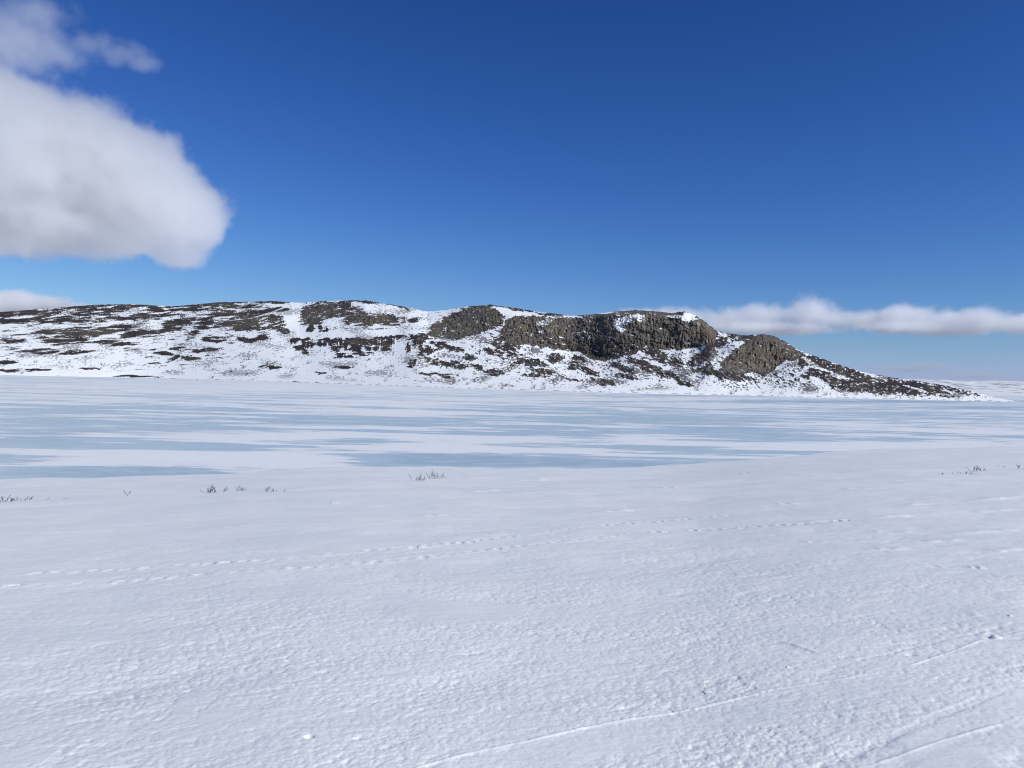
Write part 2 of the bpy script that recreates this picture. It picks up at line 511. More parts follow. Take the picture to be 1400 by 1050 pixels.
def build_lake():
    nc, nr = 900, 520
    a = np.linspace(R(-43), R(43), nc)
    q = np.linspace(0, 1, nr)[:, None]
    r = 1 / (1 / 24 + q * (1 / 900 - 1 / 24)) + 0 * a[None, :]
    x, y = r * np.sin(a), r * np.cos(a)
    P = np.stack([x, y, 0 * x], -1)
    # where each point stands in the painted plan of ice and snow
    w = (P - CAM) @ CM
    px, py = CX + F_PX * w[..., 0] / -w[..., 2], CY - F_PX * w[..., 1] / -w[..., 2]
    bias = np.zeros_like(x)
    jx = px + 26 * fbm(x / 30, y / 22, 3, 301)
    jy = py + (py - 510) * 0.05 * fbm(x / 20, y / 12, 3, 305)
    for cx_, cy_, rx, ry, wt in ICE:
        e = ((jx - cx_) / rx) ** 2 + ((jy - cy_) / ry) ** 2
        bias += wt * np.exp(-e * 0.9)
    bias = np.clip(bias, -1.2, 1.4)
    V, Q = [P.reshape(-1, 3)], [grid_quads(nr, nc)]
    off = nr * nc
    b = [bias.ravel()]
    for a0, a1, n_a, r0, r1 in ((43, 100, 40, 24, 900), (-100, -43, 40, 24, 900), (-100, 100, 80, 900, 9000)):
        aa = np.linspace(R(a0), R(a1), n_a)
        r2 = r0 * (r1 / r0) ** np.linspace(0, 1, 60)[:, None] + 0 * aa
        V.append(np.stack([r2 * np.sin(aa), r2 * np.cos(aa), 0 * r2], -1).reshape(-1, 3))
        Q.append(grid_quads(60, n_a, off))
        off += 60 * n_a
        b.append(np.full(60 * n_a, -0.1 if r0 < 900 else -1.0))
    k = Nodes('wind_scoured_lake_ice')
    pos = k.pos()
    st = k.vmath('MULTIPLY', pos, (0.42, 1.0, 1.0))
    at_ = k.n('ShaderNodeAttribute', attribute_name='ice').outputs['Fac']
    n1 = k.noise(st, 0.075, 6, 0.62)
    n2 = k.noise(k.vmath('MULTIPLY', pos, (0.26, 1.0, 1.0)), 0.45, 6, 0.68)
    f = k.math('ADD', k.math('MULTIPLY', k.math('SUBTRACT', n1, 0.5), 2.4), k.math('MULTIPLY', k.math('SUBTRACT', n2, 0.5), 4.6))
    n4 = k.noise(k.vmath('MULTIPLY', pos, (0.17, 1.0, 1.0)), 0.13, 5, 0.6)
    f = k.math('ADD', f, k.math('MULTIPLY', k.math('SUBTRACT', n4, 0.5), 4.2))
    f = k.math('ADD', f, k.math('MULTIPLY', at_, 0.85))
    ice = k.ramp(f, -0.08, 0.46)
    thin = k.ramp(f, -0.55, 0.2)
    tone = k.noise(st, 0.11, 4, 0.6)
    teal = k.ramp(tone, 0.3, 0.7)
    ice_c = k.mix(teal, (0.50, 0.61, 0.68, 1), (0.475, 0.615, 0.66, 1))
    ice_c = k.mix(k.ramp(at_, 0.55, 1.2, 0, 0.8), ice_c, (0.385, 0.515, 0.585, 1))
    frost = k.ramp(k.noise(k.vmath('MULTIPLY', pos, (0.5, 1, 1)), 0.9, 6, 0.7), 0.42, 0.70, 0, 0.65)
    ice_c = k.mix(frost, ice_c, (0.64, 0.715, 0.77, 1))
    sn_c = k.mix(k.math('MULTIPLY', thin, 0.45), (0.84, 0.86, 0.855, 1), (0.71, 0.765, 0.80, 1))
    k.l(k.mix(ice, sn_c, ice_c), k.b.inputs['Base Color'])
    k.l(k.math('MULTIPLY_ADD', ice, -0.22, 0.66), k.b.inputs['Roughness'])
    k.l(k.math('MULTIPLY_ADD', ice, 0.05, 0.15), k.b.inputs['Specular IOR Level'])
    bump = k.n('ShaderNodeBump')
    bump.inputs['Strength'].default_value = 1.0
    bump.inputs['Distance'].default_value = 0.04
    n3 = k.noise(k.vmath('MULTIPLY', pos, (0.45, 1.0, 1.0)), 2.2, 4, 0.6)
    hgt = k.math('ADD', k.math('SUBTRACT', 1.0, ice), k.math('MULTIPLY', n3, k.math('MULTIPLY_ADD', ice, -0.8, 0.9)))
    k.l(hgt, bump.inputs['Height'])
    k.l(bump.outputs[0], k.b.inputs['Normal'])
    o = mesh_from('lake_ice', np.concatenate(V), np.concatenate(Q)[:, ::-1], k.m)
    set_float(o, 'ice', np.concatenate(b))
    tag(o, 'frozen lake with blue bare ice between drifts of snow', None, None, 'structure')


build_lake()

# ----------------------------------------------------------------- the rocky hill across the lake
SHORE = [(-40, 511.5), (0, 512), (200, 516.5), (400, 523), (600, 530), (800, 536), (1000, 540.5), (1100, 543), (1250, 546.5), (1395, 549.8)]
RIDGE = [(-40, 428), (0, 427), (40, 424), (90, 420), (130, 417), (180, 416), (215, 418), (240, 419), (270, 416), (300, 413.5), (340, 413), (370, 412), (410, 414), (440, 412), (470, 411),
         (500, 411), (530, 416), (560, 421), (585, 426), (610, 424), (640, 419), (670, 417), (700, 421), (740, 427), (780, 432), (810, 430), (840, 426), (870, 424), (900, 426),
         (920, 428), (935, 426), (950, 431), (965, 440), (980, 453), (1000, 457), (1020, 459), (1045, 457), (1060, 460), (1075, 468), (1090, 478), (1105, 484), (1125, 491),
         (1150, 500), (1180, 509), (1215, 516), (1260, 522), (1300, 529), (1340, 538), (1370, 545), (1392, 549.3)]
CLIFF_TOP = [(0, 440), (380, 440), (405, 418), (470, 414), (540, 420), (575, 440), (600, 428), (660, 424), (700, 430), (760, 434), (830, 430), (900, 431), (950, 433), (985, 462), (1000, 478), (1030, 464),
             (1060, 464), (1090, 482), (1110, 496), (1200, 530)]
CLIFF_BASE = [(0, 450), (380, 450), (410, 438), (470, 440), (540, 450), (575, 450), (600, 460), (650, 458), (700, 466), (760, 478), (830, 493), (870, 480), (930, 478), (960, 477), (985, 472), (1000, 500),
              (1030, 511), (1060, 500), (1090, 492), (1110, 500), (1200, 532)]
CLIFF_STEEP = [(0, 1.0), (380, .8), (420, .65), (540, .65), (575, .75), (620, .45), (700, .25), (760, .14), (830, .12), (950, .12), (975, .6), (1000, .4), (1060, .15), (1100, .5), (1200, 1.0)]


def ell(x, y, cx, cy_, rx, ry, ang=0.0):
    c, s = math.cos(R(ang)), math.sin(R(ang))
    dx, dy = x - cx, y - cy_
    return np.exp(-(((dx * c + dy * s) / rx) ** 2 + ((-dx * s + dy * c) / ry) ** 2) ** 1.5 * 0.7)


def poly_inside(x, y, pts, soft):
    """1 well inside the outline, 0 outside, soft edge"""
    p = np.array(pts, float)
    d = np.full(x.shape, 1e9)
    ins = np.zeros(x.shape, bool)
    for (ax, ay), (bx, by) in zip(p, np.roll(p, -1, 0)):
        dx, dy = bx - ax, by - ay
        t = np.clip(((x - ax) * dx + (y - ay) * dy) / (dx * dx + dy * dy + 1e-9), 0, 1)
        d = np.minimum(d, np.hypot(x - ax - t * dx, y - ay - t * dy))
        c = (ay > y) != (by > y)
        with np.errstate(divide='ignore', invalid='ignore'):
            ins ^= c & (x < dx * (y - ay) / (dy if dy else 1e-9) + ax)
    sd = np.where(ins, d, -d)
    return smooth(-soft, soft, sd)


# bare ground: x, y, half width, half height, tilt (down to the right +), weight
BARE = [
    (715, 424, 22, 2.0, 10), (762, 431.5, 26, 1.8, 6), (660, 417, 40, 2, 0), (925, 427, 16, 1.5, 5), (30, 425.5, 40, 1.5, -4), (100, 420, 40, 1.6, -4), (245, 419, 30, 1.8, -4), (315, 414, 26, 2, -3), (375, 413.5, 30, 2, 3), (548, 420, 20, 2, 20),
    (8, 431, 10, 2.5, 0), (18, 440, 22, 3, 0), (67, 424, 34, 4, -6), (133, 425, 30, 5, -4), (188, 434, 38, 3, -3), (80, 437, 32, 4, 0), (222, 423, 20, 3, 0), (263, 421, 15, 4, 0), (300, 418, 20, 5, 0),
    (245, 441, 22, 5, -8), (236, 448, 20, 4, -20), (278, 444, 15, 6, -22), (350, 441, 46, 9, -3), (296, 464, 14, 4, 0), (340, 465, 18, 3, 0), (90, 453, 30, 4, 0), (130, 455, 28, 5, -4), (190, 457, 24, 4, -6),
    (88, 465, 30, 5, 2), (153, 469, 24, 3, 4), (58, 481, 26, 3, 0), (104, 481, 20, 3, -4), (221, 483, 14, 3, 4), (8, 495, 14, 4, -3), (10, 506.5, 16, 2, 3), (52, 506, 18, 2, 2), (124, 504, 16, 1.6, -3),
    (186, 514.6, 26, 1.7, 2), (236, 491, 10, 2.5, -22), (264, 491, 12, 3, 5), (246, 478, 11, 2.6, 3), (280, 480, 17, 2.6, -3), (150, 424, 20, 3, 0), (20, 466, 16, 2, 0), (170, 446, 20, 2, -6), (215, 498, 10, 2, 10),
    (330, 428, 40, 3, -3), (385, 424, 22, 3, 0), (330, 420, 24, 2.5, 0), (160, 418.5, 40, 1.5, 0),
    (440, 426, 40, 12, -10), (508, 437, 42, 13, 4), (485, 413.5, 40, 3, 0), (430, 436, 20, 8, 0), (386, 451, 16, 4, 8), (424, 450, 4, 8, 8), (437, 450, 3, 6, 8), (446, 453, 5, 5, 10), (360, 463, 15, 4, -6),
    (404, 464, 8, 5, -20), (420, 468, 10, 8, -25), (444, 467, 9, 7, -30), (413, 479, 9, 4, 25), (461, 470, 10, 11, -40), (482, 471, 22, 9, 0), (500, 470, 12, 7, 0), (527, 467, 26, 7, -12), (510, 476, 10, 5, 0),
    (465, 485, 6, 4, 20), (497, 484, 14, 3, 5), (478, 488, 9, 2, 3), (528, 478, 8, 3, 0), (540, 462, 14, 5, -8), (572, 464, 12, 9, 10), (557, 476, 4, 7, 5), (582, 479, 10, 8, 10), (588, 493, 16, 4, 22), (563, 497, 5, 5, -40),
    (566, 438, 10, 6, -8), (600, 471, 11, 5, 5), (618, 476, 14, 3, 10), (644, 490, 10, 3, 5), (626, 500, 9, 4, 25), (610, 498, 22, 3, 18), (596, 512, 24, 1.5, 3), (690, 471, 16, 8, 10), (676, 482, 14, 4, 15),
    (655, 503, 10, 3, 20), (675, 510, 12, 3, 10), (612, 516, 8, 2, 3), (374, 502, 10, 2, 0), (470, 502, 12, 2, 0), (438, 510, 8, 1.5, 0), (362, 502, 8, 2, 0),
    (725, 496, 22, 4, 8), (785, 503, 7, 4, -10), (805, 508, 14, 4, 25), (740, 508, 16, 3, 8), (832, 523, 10, 2.5, 22), (818, 522, 12, 2, 25), (785, 520, 10, 1.5, 5), (730, 514, 18, 2, 3), (760, 490, 10, 5, 0), (790, 492, 9, 5, 10),
    (925, 496, 9, 5, 25), (905, 490, 12, 6, 25), (880, 500, 22, 5, 22), (890, 481, 20, 4, 14), (935, 524, 12, 3, 18), (910, 511, 18, 4, 18), (968, 504, 8, 7, 10), (985, 512, 30, 5, 10), (850, 503, 18, 4, 22),
    (700, 484, 8, 4, 0), (855, 515, 14, 3, 10), (958, 490, 20, 6, -30), (980, 470, 14, 5, -20), (1010, 462, 24, 3, -5), (1000, 455, 16, 2.5, 5),
]
CLIFF_C = [(690, 440), (700, 430), (745, 433), (775, 433), (805, 428), (835, 422), (870, 419), (905, 422), (925, 427), (940, 437), (952, 432), (968, 442), (982, 458), (976, 470), (955, 474), (930, 478), (895, 477),
           (878, 474), (866, 486), (845, 489), (826, 496), (808, 490), (790, 480), (765, 478), (735, 474), (700, 470), (680, 466), (685, 452)]
OUTCROP_D = [(984, 507), (988, 494), (1004, 480), (1018, 468), (1032, 461), (1045, 457), (1060, 459), (1075, 468), (1090, 478), (1100, 486), (1085, 494), (1066, 497), (1058, 506), (1044, 513), (1028, 508), (1010, 512)]
KNOLL_B = [(582, 458), (590, 446), (610, 434), (632, 424), (650, 419), (672, 420), (690, 430), (686, 444), (665, 452), (645, 458), (620, 464), (600, 462)]
TAIL_E = [(1090, 497), (1105, 487), (1128, 493), (1160, 506), (1200, 518), (1260, 524), (1310, 533), (1345, 541), (1300, 544), (1230, 543), (1170, 537), (1120, 525), (1095, 512)]
SNOWY = [
    (852, 437, 16, 6, -18, 1.0), (846, 447, 8, 5, 30, .9), (876, 435, 9, 5, 20, 1.0), (925, 433, 26, 3.0, 6, .9), (945, 436, 12, 5, 30, .7), (852, 453, 5, 3, 0, .8), (790, 455, 14, 2, 0, .7), (758, 462, 14, 1.5, 0, .6),
    (747, 440, 14, 3.5, -20, 1.0), (738, 453, 6, 3, -30, .8), (780, 433.5, 24, 2, 0, .8), (824, 428, 20, 1.5, -4, 1.2), (946, 469, 6, 2.5, 0, .9), (962, 467, 4, 2, 0, .6), (800, 462, 8, 1.5, 0, .6), (797, 452, 3, 2, 0, .7),
    (513, 424, 13, 5, 10, 1.1), (488, 414.5, 10, 2, 0, .8), (535, 424, 20, 3, 12, .8), (455, 437, 16, 2, -10, .6), (520, 446, 14, 3, 0, .5), (400, 430, 9, 14, 25, 1.2), (399, 445, 5, 8, 0, 1.2), (480, 457, 90, 3.2, -2, 1.4),
    (560, 428, 20, 5, 0, .7), (560, 447, 30, 4, -14, 1.0), (548, 477, 5, 12, 6, .9), (710, 430, 18, 4, -5, .8), (690, 426, 10, 4, 0, .5), (660, 446, 8, 2, -20, .5), (612, 447, 8, 2, -20, .5), (641, 430, 8, 2, 0, .6), (668, 434, 7, 3, 0, .6),
    (1095, 479, 9, 2.0, 32, 1.4), (1186, 511, 22, 1.7, 22, 1.6), (1102, 505, 10, 4, -30, 1.0), (1112, 498, 9, 3, 30, 1.0), (1075, 482, 5, 2, 0, .6), (1128, 507, 14, 2, 20, .9), (1150, 517, 18, 2, 12, .8), (1250, 531, 20, 1.5, 15, .8),
    (1305, 538, 18, 1.4, 15, .9), (1075, 500, 12, 8, -40, .8), (1118, 520, 12, 5, 30, .8), (1005, 463, 14, 2, -10, .8),
]


def build_hill():
    sh, rd, ct, cb = table(SHORE), table(RIDGE), table(CLIFF_TOP), table(CLIFF_BASE)
    nc, nf, nb = 2500, 400, 40
    a = np.linspace(R(-46), az_tan(1393, 549)[0], nc)
    zs = -0.6
    ts = sh(a)
    ds = np.clip((EYE - 0.0) / -ts, 200, 520)
    ds = np.convolve(np.pad(ds, 60, 'edge'), np.ones(121) / 121, 'valid')
    px_c = CX + F_PX * np.tan(a)
    depth = np.interp(px_c, [-200, 0, 400, 650, 900, 1050, 1150, 1393], [240, 240, 220, 190, 150, 120, 80, 14])
    steep = np.interp(px_c, *np.array(CLIFF_STEEP).T)
    t_r, t_t, t_b = rd(a), ct(a), cb(a)
    t_lo = EYE and (0.0 - EYE) / ds
    t_r = np.maximum(t_r, t_lo + 0.0004)
    q = np.linspace(0, 1, nf)[:, None]
    T = t_lo + (t_r - t_lo) * q                              # slope of the sight line, row by row
    band = smooth(-0.0035, 0.0035, T - t_b) * smooth(0.0035, -0.0035, T - t_t)
    w = 1 - band * (1 - steep)
    w = w * (0.55 + 0.9 * q ** 1.5)                            # flatter towards the tops
    w = w * (1 + 0.08 * fbm(a[None, :] * 20 + 0 * q, q * 6 + 0 * a, 2, 400))
    g = np.cumsum(w, 0)
    g = (g - g[0]) / (g[-1] - g[0])
    # keep one bearing from tearing off from its neighbour
    D = ds + depth * g
    ker = np.hanning(81); ker /= ker.sum()
    D = np.apply_along_axis(lambda r_: np.convolve(np.pad(r_, 40, 'edge'), ker, 'valid'), 1, D)
    X, Y, Z = D * np.sin(a), D * np.cos(a), EYE + D * T
    # plan coordinates of the rock pattern
    px = CX + F_PX * 0 + 0 * X
    P = np.stack([X, Y, Z], -1)
    wv = (P - CAM) @ CM
    px, py = CX + F_PX * wv[..., 0] / -wv[..., 2], CY - F_PX * wv[..., 1] / -wv[..., 2]
    lin = np.interp(px, np.array(SHORE)[:, 0], np.array(SHORE)[:, 1])
    up = lin - py                                              # height over the shore line
    # ---------- bare ground or snow
    jx = px + 5 * fbm(px / 22, py / 7, 3, 410)
    jy = py + 2.6 * fbm(px / 16, py / 7, 3, 420)
    B = np.zeros_like(px)
    for e in BARE:
        B = np.maximum(B, ell(jx, jy, *e))
    for pl, s_ in ((CLIFF_C, 2.5), (OUTCROP_D, 2.5), (KNOLL_B, 4)):
        B = np.maximum(B, 1.12 * poly_inside(jx, jy, pl, s_))
    rock = np.maximum.reduce([poly_inside(jx, jy, CLIFF_C, 3), poly_inside(jx, jy, OUTCROP_D, 3), 0.8 * poly_inside(jx, jy, KNOLL_B, 5), ell(jx, jy, 440, 426, 36, 12, -10) * .7, ell(jx, jy, 508, 437, 40, 13, 4) * .8])
    B = np.maximum(B, 0.62 * poly_inside(jx, jy, TAIL_E, 6))
    # thinly covered ground everywhere
    left = smooth(420, 260, px)
    B = B + left * (0.22 + 0.12 * smooth(40, 80, up)) * smooth(8, 45, up) + 0.16 * smooth(500, 800, px) * smooth(4, 22, up) + 0.16 * smooth(960, 1050, px) * smooth(4, 14, up) + 0.03 * smooth(850, 900, px) * smooth(8, 25, up)
    B = B + 0.13 * smooth(300, 380, px) * smooth(800, 680, px) * smooth(10, 28, up) + 0.06 * smooth(840, 900, px) * smooth(3, 14, up)
    for e in SNOWY:
        B = B - e[5] * ell(jx, jy, *e[:5])
    # streaks run level on the left and down to the right further on
    tilt = R(1) * np.interp(px, [0, 350, 550, 800, 1100, 1400], [-3, -2, 6, 18, 20, 16])
    c, s = np.cos(tilt), np.sin(tilt)
    u = (px - 700) * c + (py - 480) * s
    v = -(px - 700) * s + (py - 480) * c
    asp = np.interp(px, [0, 350, 600, 1400], [5.0, 3.6, 2.4, 2.2])
    n1 = fbm(u / (5.4 * asp), v / 5.4, 4, 430, 0.6)
    n2 = fbm(u / (2.3 * np.maximum(1.8, asp * 1.05)), v / 2.3, 3, 440, 0.6)
    n3 = noise2(px / 1.5, py / 1.2, 450)
    n = n1 * 0.66 + n2 * 0.85 + n3 * 0.30
    n = n * (1 - 0.25 * np.clip(rock, 0, 1))
    ledge = np.clip(rock, 0, 1) * smooth(0.20, 0.42, fbm((px + 1.2 * py) / 13, (py - .25 * px) / 2.4, 3, 480) + 0.25 * noise2(px / 25, py / 12, 481))
    B = B - 0.55 * ledge
    cen = ell(px, py, 497, 472, 125, 30)
    n = n * (1 - 0.12 * cen) - 0.40 * cen * smooth(-0.02, 0.35, fbm((px + (0.35 + 0.5 * noise2(px / 40, px * 0 + 1, 492)) * py) / 17, py / 24, 3, 490))
    speck = smooth(0.22, 0.46, noise2(px / 3.6, py / 1.5, 460) * 0.62 + 0.85 * noise2(px / 34, py / 12, 461)) * smooth(2, 9, up) * (0.62 + 0.3 * smooth(480, 700, px))
    bare = smooth(0.47, 0.59, np.minimum(B, 0.81 + 0.10 * cen + 0.12 * np.clip(rock, 0, 1)) + n)
    bare = np.maximum(bare, speck * 0.85)
    line = np.abs(up - 0.9 - 0.5 * noise2(px / 14, px * 0, 470))     # scrub poking out along the water line
    bare = np.maximum(bare, smooth(0.55, 0.1, line) * smooth(-0.15, 0.25, noise2(px / 9, px * 0 + 3, 471)) * 0.75 * smooth(150, 500, px))
    # ---------- relief
    nx = fbm(px / 3.4, py / 9, 3, 500, 0.6)                          # joints of the cliffs, upright
    nb_ = fbm(px / 4.5, py / 3.2, 4, 510, 0.6)
    big = fbm(px / 24, py / 12, 3, 520)
    fade = smooth(0, 6, up) * smooth(0.0, 2.0, (py - np.interp(px, np.array(RIDGE)[:, 0], np.array(RIDGE)[:, 1])) + 1.2)
    colm = np.maximum(ell(px, py, 915, 450, 55, 40), ell(px, py, 1035, 485, 30, 30))      # where the rock stands in columns
    push = rock * ((0.5 + 1.3 * colm) * nx + 0.8 * nb_ + 2.2 * fbm(px / 13, py / 10, 3, 505) - 1.2 * np.clip(0.16 - np.abs(fbm(px / 7 + 0.3 * py / 7, py / 12, 3, 506)), 0, 1) / 0.16) + (1 - rock) * bare * (0.5 * nb_) + 2.0 * big * np.clip(rock + .08, 0, 1)
    lift = 0.30 * bare * (1 - rock) + (0.04 + 0.30 * bare) * nb_ * (1 - 0.5 * rock) + 0.4 * big * np.clip(rock + .3, 0, 1)
    D2 = D - push * fade
    Z2 = EYE + (Z - EYE) * (D2 / D) + lift * fade * (0.35 + 0.65 * smooth(6, 30, up))
    Z2[-1] += 0.25 * noise2(px[-1] / 5, px[-1] * 0, 531) + 0.35 * np.maximum(0, noise2(px[-1] / 9, px[-1] * 0 + 4, 533))
    Z2[0] = zs
    X2, Y2 = D2 * np.sin(a), D2 * np.cos(a)
    # ---------- colour of the ground itself
    heath = np.array((0.034, 0.027, 0.029)); soil = np.array((0.060, 0.046, 0.040))
    olive = np.array((0.125, 0.115, 0.075)); grey = np.array((0.190, 0.165, 0.140)); dark = np.array((0.046, 0.038, 0.034)); rust = np.array((0.16, 0.10, 0.06))
    k1 = smooth(-0.4, 0.5, fbm(px / 30, py / 14, 3, 540))[..., None]
    base = heath + (soil - heath) * k1
    k2 = (smooth(0.1, 0.5, fbm(px / 20, py / 8, 3, 550)) * (0.4 + 0.3 * smooth(400, 600, px)))[..., None]
    base = base + (olive - base) * k2
    ol = np.maximum.reduce([ell(px, py, 350, 442, 40, 10), .9 * ell(px, py, 90, 453, 30, 5), .9 * ell(px, py, 130, 455, 28, 6), .8 * ell(px, py, 300, 418, 20, 6), .5 * ell(px, py, 620, 445, 40, 14), .5 * ell(px, py, 440, 432, 26, 8)])[..., None]
    base = base + (olive - base) * ol * 0.6
    str_ = smooth(-0.5, 0.55, colm * fbm(px / 2.4, py / 11, 3, 560, 0.65) + (1 - colm) * fbm(px / 3.2, py / 3.2, 4, 561, 0.65))[..., None]
    cl = dark + (grey - dark) * str_
    k3 = (smooth(-0.1, 0.35, fbm(px / 22, py / 9, 4, 570, .6)) * 0.65)[..., None]
    cl = cl + (olive * 1.05 - cl) * k3
    ru = (0.7 * ell(px, py, 972, 459, 14, 16) + 0.4 * ell(px, py, 1040, 490, 30, 18) + .3 * ell(px, py, 1070, 480, 16, 10))[..., None]
    cl = cl + (rust - cl) * ru * smooth(-.3, .4, fbm(px / 5, py / 5, 2, 580))[..., None]
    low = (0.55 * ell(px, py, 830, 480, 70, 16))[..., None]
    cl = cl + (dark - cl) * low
    rk = np.clip(rock, 0, 1)[..., None]
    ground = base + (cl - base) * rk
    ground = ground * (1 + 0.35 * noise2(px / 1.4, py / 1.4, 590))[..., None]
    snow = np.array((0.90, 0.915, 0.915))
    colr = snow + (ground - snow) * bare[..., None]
    # ---------- the far side, going down behind the ridge
    tb = np.linspace(0, 1, nb + 1)[1:, None]
    Db = D2[-1] + tb * (90 + depth * 0.8)
    Zb = Z2[-1] * (1 - smooth(0, 1, tb)) - 0.8 * tb - 0.6 * np.minimum(tb * 12, 1)
    X3, Y3 = Db * np.sin(a), Db * np.cos(a)
    V = np.concatenate([np.stack([X2, Y2, Z2], -1).reshape(-1, 3), np.stack([X3, Y3, Zb], -1).reshape(-1, 3)])
    k = Nodes('snow_heath_and_rock')
    cn = k.n('ShaderNodeAttribute', attribute_name='ground_colour')
    k.l(cn.outputs['Color'], k.b.inputs['Base Color'])
    k.b.inputs['Roughness'].default_value = 0.85
    k.b.inputs['Specular IOR Level'].default_value = 0.2
    bump = k.n('ShaderNodeBump')
    bump.inputs['Strength'].default_value = 0.5
    bump.inputs['Distance'].default_value = 0.12
    k.l(k.noise(k.pos(), 0.9, 5, 0.7), bump.inputs['Height'])
    k.l(bump.outputs[0], k.b.inputs['Normal'])
    o = mesh_from('hill', V, grid_quads(nf + nb, nc)[:, ::-1], k.m)
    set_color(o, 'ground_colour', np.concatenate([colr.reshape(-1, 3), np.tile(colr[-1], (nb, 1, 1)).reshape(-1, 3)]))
    tag(o, 'long rocky hill streaked with snow across the lake', None, None, 'structure')
    return X2, Y2, Z2, px, py, up


HILL = build_hill()


def hill_at(x, y):
    X2, Y2, Z2, px, py, up = HILL
    sub = (slice(0, None, 2), slice(0, None, 2))
    i = np.argmin((px[sub] - x) ** 2 + ((py[sub] - y) * 2) ** 2)
    return Vector((X2[sub].ravel()[i], Y2[sub].ravel()[i], Z2[sub].ravel()[i]))


def build_far_hills():
    nc, nr = 900, 60
    a = np.linspace(R(-75), R(75), nc)
    d0, d1 = 1900.0, 3100.0
    q = np.linspace(0, 1, nr)[:, None]
    px = CX + F_PX * np.tan(np.clip(a, -1.2, 1.2))
    top = 36 + 7 * fbm(a * 9, a * 0, 3, 600) + 2.5 * fbm(a * 60, a * 0, 3, 610)
    D = d0 + (d1 - d0) * q + 0 * a
    prof = smooth(0, 0.75, q) - 0.9 * smooth(0.80, 1.0, q)
    Z = -1 + (top * d1 * 0.75 / 2500) * prof + 1.6 * fbm(a * 90 + 0 * q, q * 12 + 0 * a, 3, 620) * prof
    V = np.stack([D * np.sin(a), D * np.cos(a), Z], -1).reshape(-1, 3)
    k = Nodes('far_snow_and_heath')
    pos = k.pos()
    n = k.noise(k.vmath('MULTIPLY', pos, (1, 0.30, 2.0)), 0.022, 6, 0.7)
    f = k.ramp(n, 0.51, 0.61, 0, 0.65)
    k.l(k.mix(f, SNOW, (0.10, 0.085, 0.08, 1)), k.b.inputs['Base Color'])
    k.b.inputs['Roughness'].default_value = 0.9
    o = mesh_from('far_hills', V, grid_quads(nr, nc)[:, ::-1], k.m)
    tag(o, 'low white hills far off at the right end of the lake', None, None, 'structure')


build_far_hills()

# ----------------------------------------------------------------- clouds
def build_cloud(label, dist, puffs, sigma, noise_m, amp, lo, hi, aniso=0.42, group=None):
    """a bank of vapour: puffs are (x, y, half width, half height, nearer or farther) in the photograph, made round at their own distance"""
    c3, r3 = [], []
    for x, y, rx, ry, dz in puffs:
        w = ray(x, y); w = w / np.linalg.norm(w)
        d = dist * (1 + dz)
        c3.append(CAM + w * d)
        r3.append((rx * d / F_PX, 0.5 * (rx + ry) * d / F_PX, ry * d / F_PX))
    c3, r3 = np.array(c3), np.array(r3)
    k = Nodes('cloud_vapour')
    k.t.nodes.remove(k.b)
    pos = k.pos()
    fld = None
    for c, r in zip(c3, r3):
        v = k.vmath('MULTIPLY', k.vmath('SUBTRACT', pos, tuple(c)), tuple(1 / r))
        d = k.math('SUBTRACT', 1.0, k.vmath('LENGTH', v))
        fld = d if fld is None else k.math('SMOOTH_MAX', fld, d, 0.18)
    wob = k.noise(pos, 1 / noise_m, 7, 0.62)
    f = k.math('MULTIPLY_ADD', k.math('SUBTRACT', wob, 0.5), amp * 0.85, fld)
    fine = k.noise(k.vmath('ADD', pos, (500.0, 90.0, 40.0)), 3.4 / noise_m, 5, 0.6)
    f = k.math('MULTIPLY_ADD', k.math('SUBTRACT', fine, 0.5), amp * 0.75, f)
    den = k.ramp(f, lo, hi, 0.0, sigma)
    pv = k.n('ShaderNodeVolumePrincipled')
    pv.inputs['Color'].default_value = (0.988, 0.990, 0.996, 1)
    pv.inputs['Anisotropy'].default_value = aniso
    k.l(den, pv.inputs['Density'])
    k.l(pv.outputs[0], k.out.inputs['Volume'])
    bm = bmesh.new()
    for c, r in zip(c3, r3):
        g = bmesh.ops.create_icosphere(bm, subdivisions=2, radius=1.0)
        for v in g['verts']:
            v.co = Vector(c) + Vector([v.co[i] * r[i] * 1.4 for i in range(3)])
    h = bmesh.ops.convex_hull(bm, input=bm.verts)
    bmesh.ops.delete(bm, geom=[e for e in h['geom_interior'] if isinstance(e, bmesh.types.BMVert)], context='VERTS')
    bmesh.ops.delete(bm, geom=[v for v in bm.verts if not v.link_faces], context='VERTS')
    bmesh.ops.recalc_face_normals(bm, faces=bm.faces)
    me = bpy.data.meshes.new('cloud')
    bm.to_mesh(me); bm.free()
    me.materials.append(k.m)
    o = bpy.data.objects.new('cloud', me)
    COL.objects.link(o)
    return tag(o, label, 'cloud', group)


build_cloud('big bright cloud bank with a rounded right end, low at the left', 2600,
            [(-120, 200, 190, 110, .0), (-10, 195, 100, 84, -.02), (50, 225, 130, 92, .0), (115, 240, 110, 86, .01), (172, 258, 100, 80, .0), (226, 282, 82, 62, -.01), (258, 296, 52, 48, .0), (236, 332, 48, 36, .0),
             (-60, 285, 160, 58, .0), (60, 290, 110, 58, .02), (150, 308, 90, 48, .0), (175, 225, 70, 46, .01), (215, 248, 60, 46, .0)], 0.022, 240, 1.0, 0.02, 0.36, 0.48)
build_cloud('thin wispy cloud at the top left above the big bank', 2700,
            [(-50, 45, 120, 52, .0), (25, 58, 70, 36, .0), (75, 72, 50, 22, .0), (125, 60, 46, 16, .0), (160, 72, 46, 16, .0), (195, 86, 30, 12, .0), (50, 18, 50, 24, .0)], 0.008, 200, 1.6, 0.08, 0.9)
